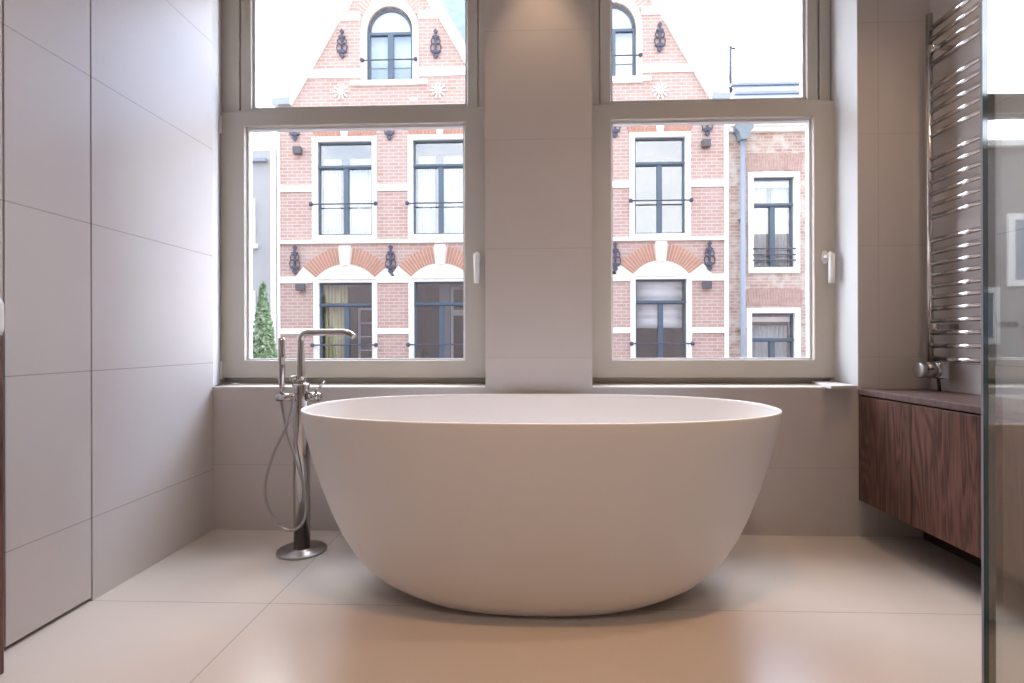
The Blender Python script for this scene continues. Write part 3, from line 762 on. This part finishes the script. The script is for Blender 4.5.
# curtains and blinds in the townhouse
for i, nm in ((0, 'upper left'), (1, 'second upper'),):
    x0, x1, z0, z1 = WR['u', i]; c = (x0+x1)/2
    tz = FZ(cols_up[i][4], 400)
    cloth('curtain', 'curtain', x0+0.10, c-0.14, z0+0.02, tz+0.25, YF+0.19, 'white curtain drawn at the left half of the %s townhouse window' % nm, waves=6, group='white curtains in the brick house')
    cloth('curtain', 'curtain', c+0.06, x1-0.08, z0+0.02, tz+0.25, YF+0.19, 'white curtain drawn at the right half of the %s townhouse window' % nm, waves=6, group='white curtains in the brick house')
x0, x1, z0, z1 = WR['l', 0]
cloth('curtain', 'curtain_y', x0+0.07, (x0+x1)/2-0.02, z0+0.02, z1-0.05, YF+0.20, 'pale yellow curtain in the lower left townhouse window', waves=7, amp=0.04)
x0, x1, z0, z1 = WR['l', 3]
cloth('roman_blind', 'blind', x0+0.07, x1-0.07, FZ(328, 660), z1-0.02, YF+0.18, 'white pleated blind in the lower townhouse window behind the right pane', 'blind', waves=5, amp=0.04, horiz=True)
# pale things standing in the second lower window: inner sash leaning open
x0, x1, z0, z1 = WR['l', 1]
ow = thing('open_casement', 'pale inner window frame standing open behind the dark lower townhouse window', 'window frame', (x1-0.25, YF+0.5, z0))
MB().prism(rect(x1-0.46, x1-0.06, z1-1.9, z1-0.08), YF+0.45, YF+0.49, holes=[rect(x1-0.40, x1-0.12, z1-1.8, z1-0.75), rect(x1-0.40, x1-0.12, z1-0.62, z1-0.15)]).build('frame', 'paint_and_sheen', ow)
MB().box(x1-0.74, x1-0.50, YF+0.55, YF+0.58, z0, z1-0.03).build('side_board', 'zinc', ow)
x0, x1, z0, z1 = WR['l', 0]
lw_ = thing('lattice_door', 'pale lattice glazed door inside the lower left townhouse window', 'door', (x1-0.3, YF+0.6, z0))
MB().prism(rect(x1-0.52, x1-0.08, z0, z1-0.55), YF+0.55, YF+0.59, holes=[rect(x1-0.47, x1-0.13, z1-0.6-0.32*(k+1)+0.03, z1-0.6-0.32*k) for k in range(5)]).build('frame', 'paint_and_sheen', lw_)

# ---- brick house to the right
YR = 12.05
H2 = thing('brown_brick_house', 'weathered brown brick house with zinc downpipe right of the twin-gabled house', 'building', (FX(800), YR+3, GZ))
w1 = (752.5, 794.5, 176.5, 268); w2 = (750.5, 795, 312.5, 400)
hs = []
for r in (w1, w2):
    pc = 773; hs.append(rect(FX(r[0], 240, YR), FX(r[1], 240, YR), FZ(r[3], pc, YR), FZ(r[2], pc, YR)))
MB().prism(rect(FX(728.2, 240, YR), FX(1000, 240, YR), GZ, FZ(130, 773, YR)), YR, YR+0.3, holes=hs).build('brick_wall', 'brick_old', H2)
MB().box(FX(728.2), FX(1000), YR+1.6, YR+6, GZ, FZ(128)).build('rear_volume', 'render', H2)
R1 = town_window(H2, w1, 204.5, 773.5, surround=4.5, sill=5, Y=YR, top_sur=4)
R2_ = town_window(H2, w2, 340, 773, surround=4.5, sill=5, Y=YR, top_sur=4.5)
x0, x1 = FX(752, 240, YR), FX(795, 240, YR)
for j, py in enumerate((249, 255, 260.5)):
    MB().tube([(x0, YR-0.05, FZ(py, 773, YR)), (x1, YR-0.05, FZ(py, 773, YR))], 0.014, 6).build('guard_bar', 'iron', H2)
for r, dz in ((R1, 4.2), (R2_, 4.7)):
    m = MB(); cx = (r[0]+r[1])/2; n = 22; W_ = 58*K; zb = r[3]+dz*K; h_ = 17*K
    for k in range(n):
        t0, t1 = (k+0.1)/n, (k+0.84)/n
        bz = lambda t: zb+0.05-0.16*(t-0.5)**2
        f = lambda t, s: cx+(t-0.5)*W_*s
        m.prism([(f(t0, 0.97), bz(t0)), (f(t1, 0.97), bz(t1)), (f(t1, 1.06), bz(t1)+h_), (f(t0, 1.06), bz(t0)+h_)], YR-0.012, YR)
    m.build('soldier_arch', 'voussoir_old', H2)
# cornice and mansard
for a, b, p in ((121.5, 124.5, 0.28), (124.5, 127.5, 0.20), (127.5, 131.5, 0.10)):
    MB().box(FX(729), FX(1000), YR-p, YR+0.3, FZ(b, 773), FZ(a, 773)).build('cornice', 'stone', H2)
zt2 = FZ(84, 773, 12.8); zb2 = FZ(121.5, 773)
MB().add([(FX(728.5), YR-0.1, zb2), (FX(1000), YR-0.1, zb2), (FX(1000), YR+0.75, zt2), (FX(735)+0.3, YR+0.75, zt2), (FX(728.5), YR+3, zb2), (FX(1000), YR+3, zb2), (FX(1000), YR+2.2, zt2), (FX(735)+0.3, YR+2.2, zt2)],
         [(0, 1, 2, 3), (0, 3, 7, 4), (3, 2, 6, 7), (1, 5, 6, 2), (4, 7, 6, 5), (0, 4, 5, 1)]).build('mansard_roof', 'lead', H2)
for py in (84, 93):
    t_ = (py-84)/(121.5-84); yy = YR+0.72-0.85*t_
    MB().box(FX(735)+0.2, FX(1000), yy-0.05, yy+0.06, FZ(py, 773, yy)-0.03, FZ(py, 773, yy)+0.03).build('roof_flashing', 'zinc', H2)
# downpipe
dx = FX(740.7, 240, YR)
dpz = FZ(142, 740, YR)
dpo = MB().tube([(dx, YR-0.12, dpz), (dx, YR-0.12, GZ)], 0.055, 12).build('downpipe', 'zinc', H2)
MB().prism([(dx-0.07, dpz-0.02), (dx+0.07, dpz-0.02), (dx+0.11, dpz+0.13), (dx+0.19, dpz+0.22), (dx+0.19, dpz+0.30), (dx-0.19, dpz+0.30), (dx-0.19, dpz+0.22), (dx-0.11, dpz+0.13)], YR-0.24, YR-0.001).build('hopper', 'zinc_h', dpo, 0.01)
MB().tube([(dx, YR-0.12, dpz+0.30), (dx, YR-0.12, dpz+0.45)], 0.07, 12).build('gutter_outlet', 'zinc', dpo)
for zz in (FZ(222), FZ(330)):
    MB().box(dx-0.07, dx+0.07, YR-0.14, YR, zz-0.02, zz+0.02).build('pipe_bracket', 'zinc', dpo)
for r, nm in ((R1, 'upper'), (R2_, 'lower')):
    x0, x1, z0, z1 = r; c = (x0+x1)/2
    if nm == 'upper':
        cloth('curtain', 'curtain', x0+0.06, c-0.06, z0+0.02, z1-0.1, YR+0.215, 'white curtain at the left of the upper brown house window', waves=4, group='white curtains in the brown house')
        cloth('curtain', 'curtain', c+0.06, x1-0.06, z0+0.02, z1-0.1, YR+0.215, 'white curtain at the right of the upper brown house window', waves=4, group='white curtains in the brown house')
    else:
        cloth('curtain', 'curtain', x0+0.04, x1-0.04, z0+0.02, z1-0.28, YR+0.30, 'white net curtain in the lower brown house window', waves=9)
    MB().box(x0+0.06, x1-0.06, YR+0.132, YR+0.155, z1-0.20, z1-0.09).build('blind_box', 'stone', H2)
# aerial
ax, ay = FX(730.5, 80, 12.9), 12.9
an = thing('roof_aerial', 'thin grey aerial pole standing on the roof edge of the brown house', 'aerial', (ax, ay, FZ(92, 730, ay)))
MB().tube([(ax, ay, FZ(96, 730, ay)), (ax, ay, FZ(46, 730, ay))], 0.042, 8).build('pole', 'iron', an)
MB().tube([(ax, ay, FZ(48, 730, ay)), (ax+0.12, ay, FZ(49, 730, ay))], 0.03, 8).build('arm', 'iron', an)

# ---- plain grey house to the left
YL = 12.1
H3 = thing('grey_rendered_house', 'plain grey rendered house left of the brick townhouse', 'building', (FX(255), YL+3, GZ))
XG = -7.35
gt = FZ(150, 262, YL)
gw = [(rect(-6.86, FX(255.5, 240, YL), FZ(243, 250, YL), FZ(199, 250, YL))), (rect(-6.86, FX(255.5, 240, YL), FZ(345, 250, YL), FZ(291, 250, YL)))]
MB().prism(rect(XG, FX(277.5, 240, YL), GZ, gt), YL, YL+4, holes=[]).build('wall', 'render', H3)
MB().box(XG, FX(268, 240, YL), YL-0.12, YL+0.0, FZ(162.5, 260, YL), FZ(159.5, 260, YL)).build('cornice', 'zinc', H3)
MB().box(FX(271.5, 240, YL), FX(277.3, 240, YL), YL-0.05, YL, GZ, gt+0.02).build('corner_strip', 'stone', H3)
for g in gw:
    (xa, za), (xb, _), (_, zb_), _ = g
    wi = MB().prism(rect(xa, xb, za, zb_), YL-0.05, YL, holes=[rect(xa+0.05, xb-0.05, za+0.06, zb_-0.05)]).build('window', 'stone', H3)
    MB().box(xa+0.04, xb-0.04, YL-0.02, YL-0.012, za+0.05, zb_-0.04).build('pane', 'blue_frame', wi)
    MB().box(xa-0.05, xb+0.06, YL-0.12, YL, za-0.13, za-0.03).build('sill', 'stone', wi)

# ---- grey-brown brick house further left (seen in the glass screen)
YG_ = 12.0
H4 = thing('grey_brick_house', 'grey-brown brick house with white framed windows, mirrored in the glass screen', 'building', (-10, YG_+3, GZ))
MB().box(-14.5, -7.36, YG_, YG_+5, GZ, 5.06).build('brick_wall', 'brick_grey', H4)
MB().box(-14.5, -7.36, YG_-0.15, YG_, 4.98, 5.10).build('cornice', 'stone', H4)
for xa, xb, za, zb_ in ((-10.0, -8.6, 2.0, 3.55), (-8.42, -7.6, 0.75, 1.98), (-12.4, -11.0, 2.0, 3.55), (-10.3, -9.2, -0.9, 0.9)):
    wi = MB().prism(rect(xa, xb, za, zb_), YG_-0.06, YG_, holes=[rect(xa+0.13, xb-0.13, za+0.13, zb_-0.13)]).build('window', 'stone', H4)
    MB().box(xa+0.12, xb-0.12, YG_-0.03, YG_-0.02, za+0.12, zb_-0.12).build('pane', 'zinc', wi)

# ---- foliage
def foliage(cx, cy, z0, z1, rfun, n, size, seed):
    rnd = random.Random(seed); vs = []; fs = []
    for i in range(n):
        t = rnd.random()**0.8; z = z0+(z1-z0)*t; r = rfun(t)*math.sqrt(rnd.uniform(0.25, 1)); a = rnd.uniform(0, 2*PI)
        p = Vector((cx+r*math.cos(a), cy+r*math.sin(a), z+rnd.uniform(-0.12, 0.12)))
        u = Vector((rnd.gauss(0, 1), rnd.gauss(0, 1), rnd.gauss(0, 1))).normalized(); v = u.orthogonal().normalized()
        q = size*rnd.uniform(0.6, 1.3); k = len(vs)
        vs += [p-u*q, p-v*q*0.45, p+u*q, p+v*q*0.45]; fs.append((k, k+1, k+2, k+3))
    return MB().add(vs, fs)
tx, ty_ = FX(263, 340, 10.5), 10.5
tr = thing('slender_tree', 'slender light green tree in front of the grey house, left of the bath tap', 'tree', (tx, ty_, GZ))
zt3 = FZ(288, 263, 10.5)
foliage(tx, ty_, -3.0, zt3, lambda t: (0.03+0.83*(1-t))*min(1, t*6+0.3), 7500, 0.05, 3).build('foliage', 'leaf', tr)
MB().tube([(tx, ty_, GZ), (tx+0.03, ty_, -2), (tx, ty_, 0.2), (tx+0.02, ty_, zt3-0.3)], [0.09, 0.07, 0.04, 0.01], 8).build('trunk', 'bark', tr)
bx_ = thing('climbing_shrub', 'grey-green climbing shrub on the grey-brown brick house, mirrored in the glass screen', 'shrub', (-8.6, 10.8, GZ))
foliage(-8.6, 10.7, -3.0, 1.85, lambda t: 0.9*(1-t*0.55), 9000, 0.09, 5).build('foliage', 'leaf_d', bx_)
MB().tube([(-8.6, 10.8, GZ), (-8.6, 10.75, -2), (-8.5, 10.7, 1.2)], [0.08, 0.06, 0.02], 8).build('stem', 'bark', bx_)
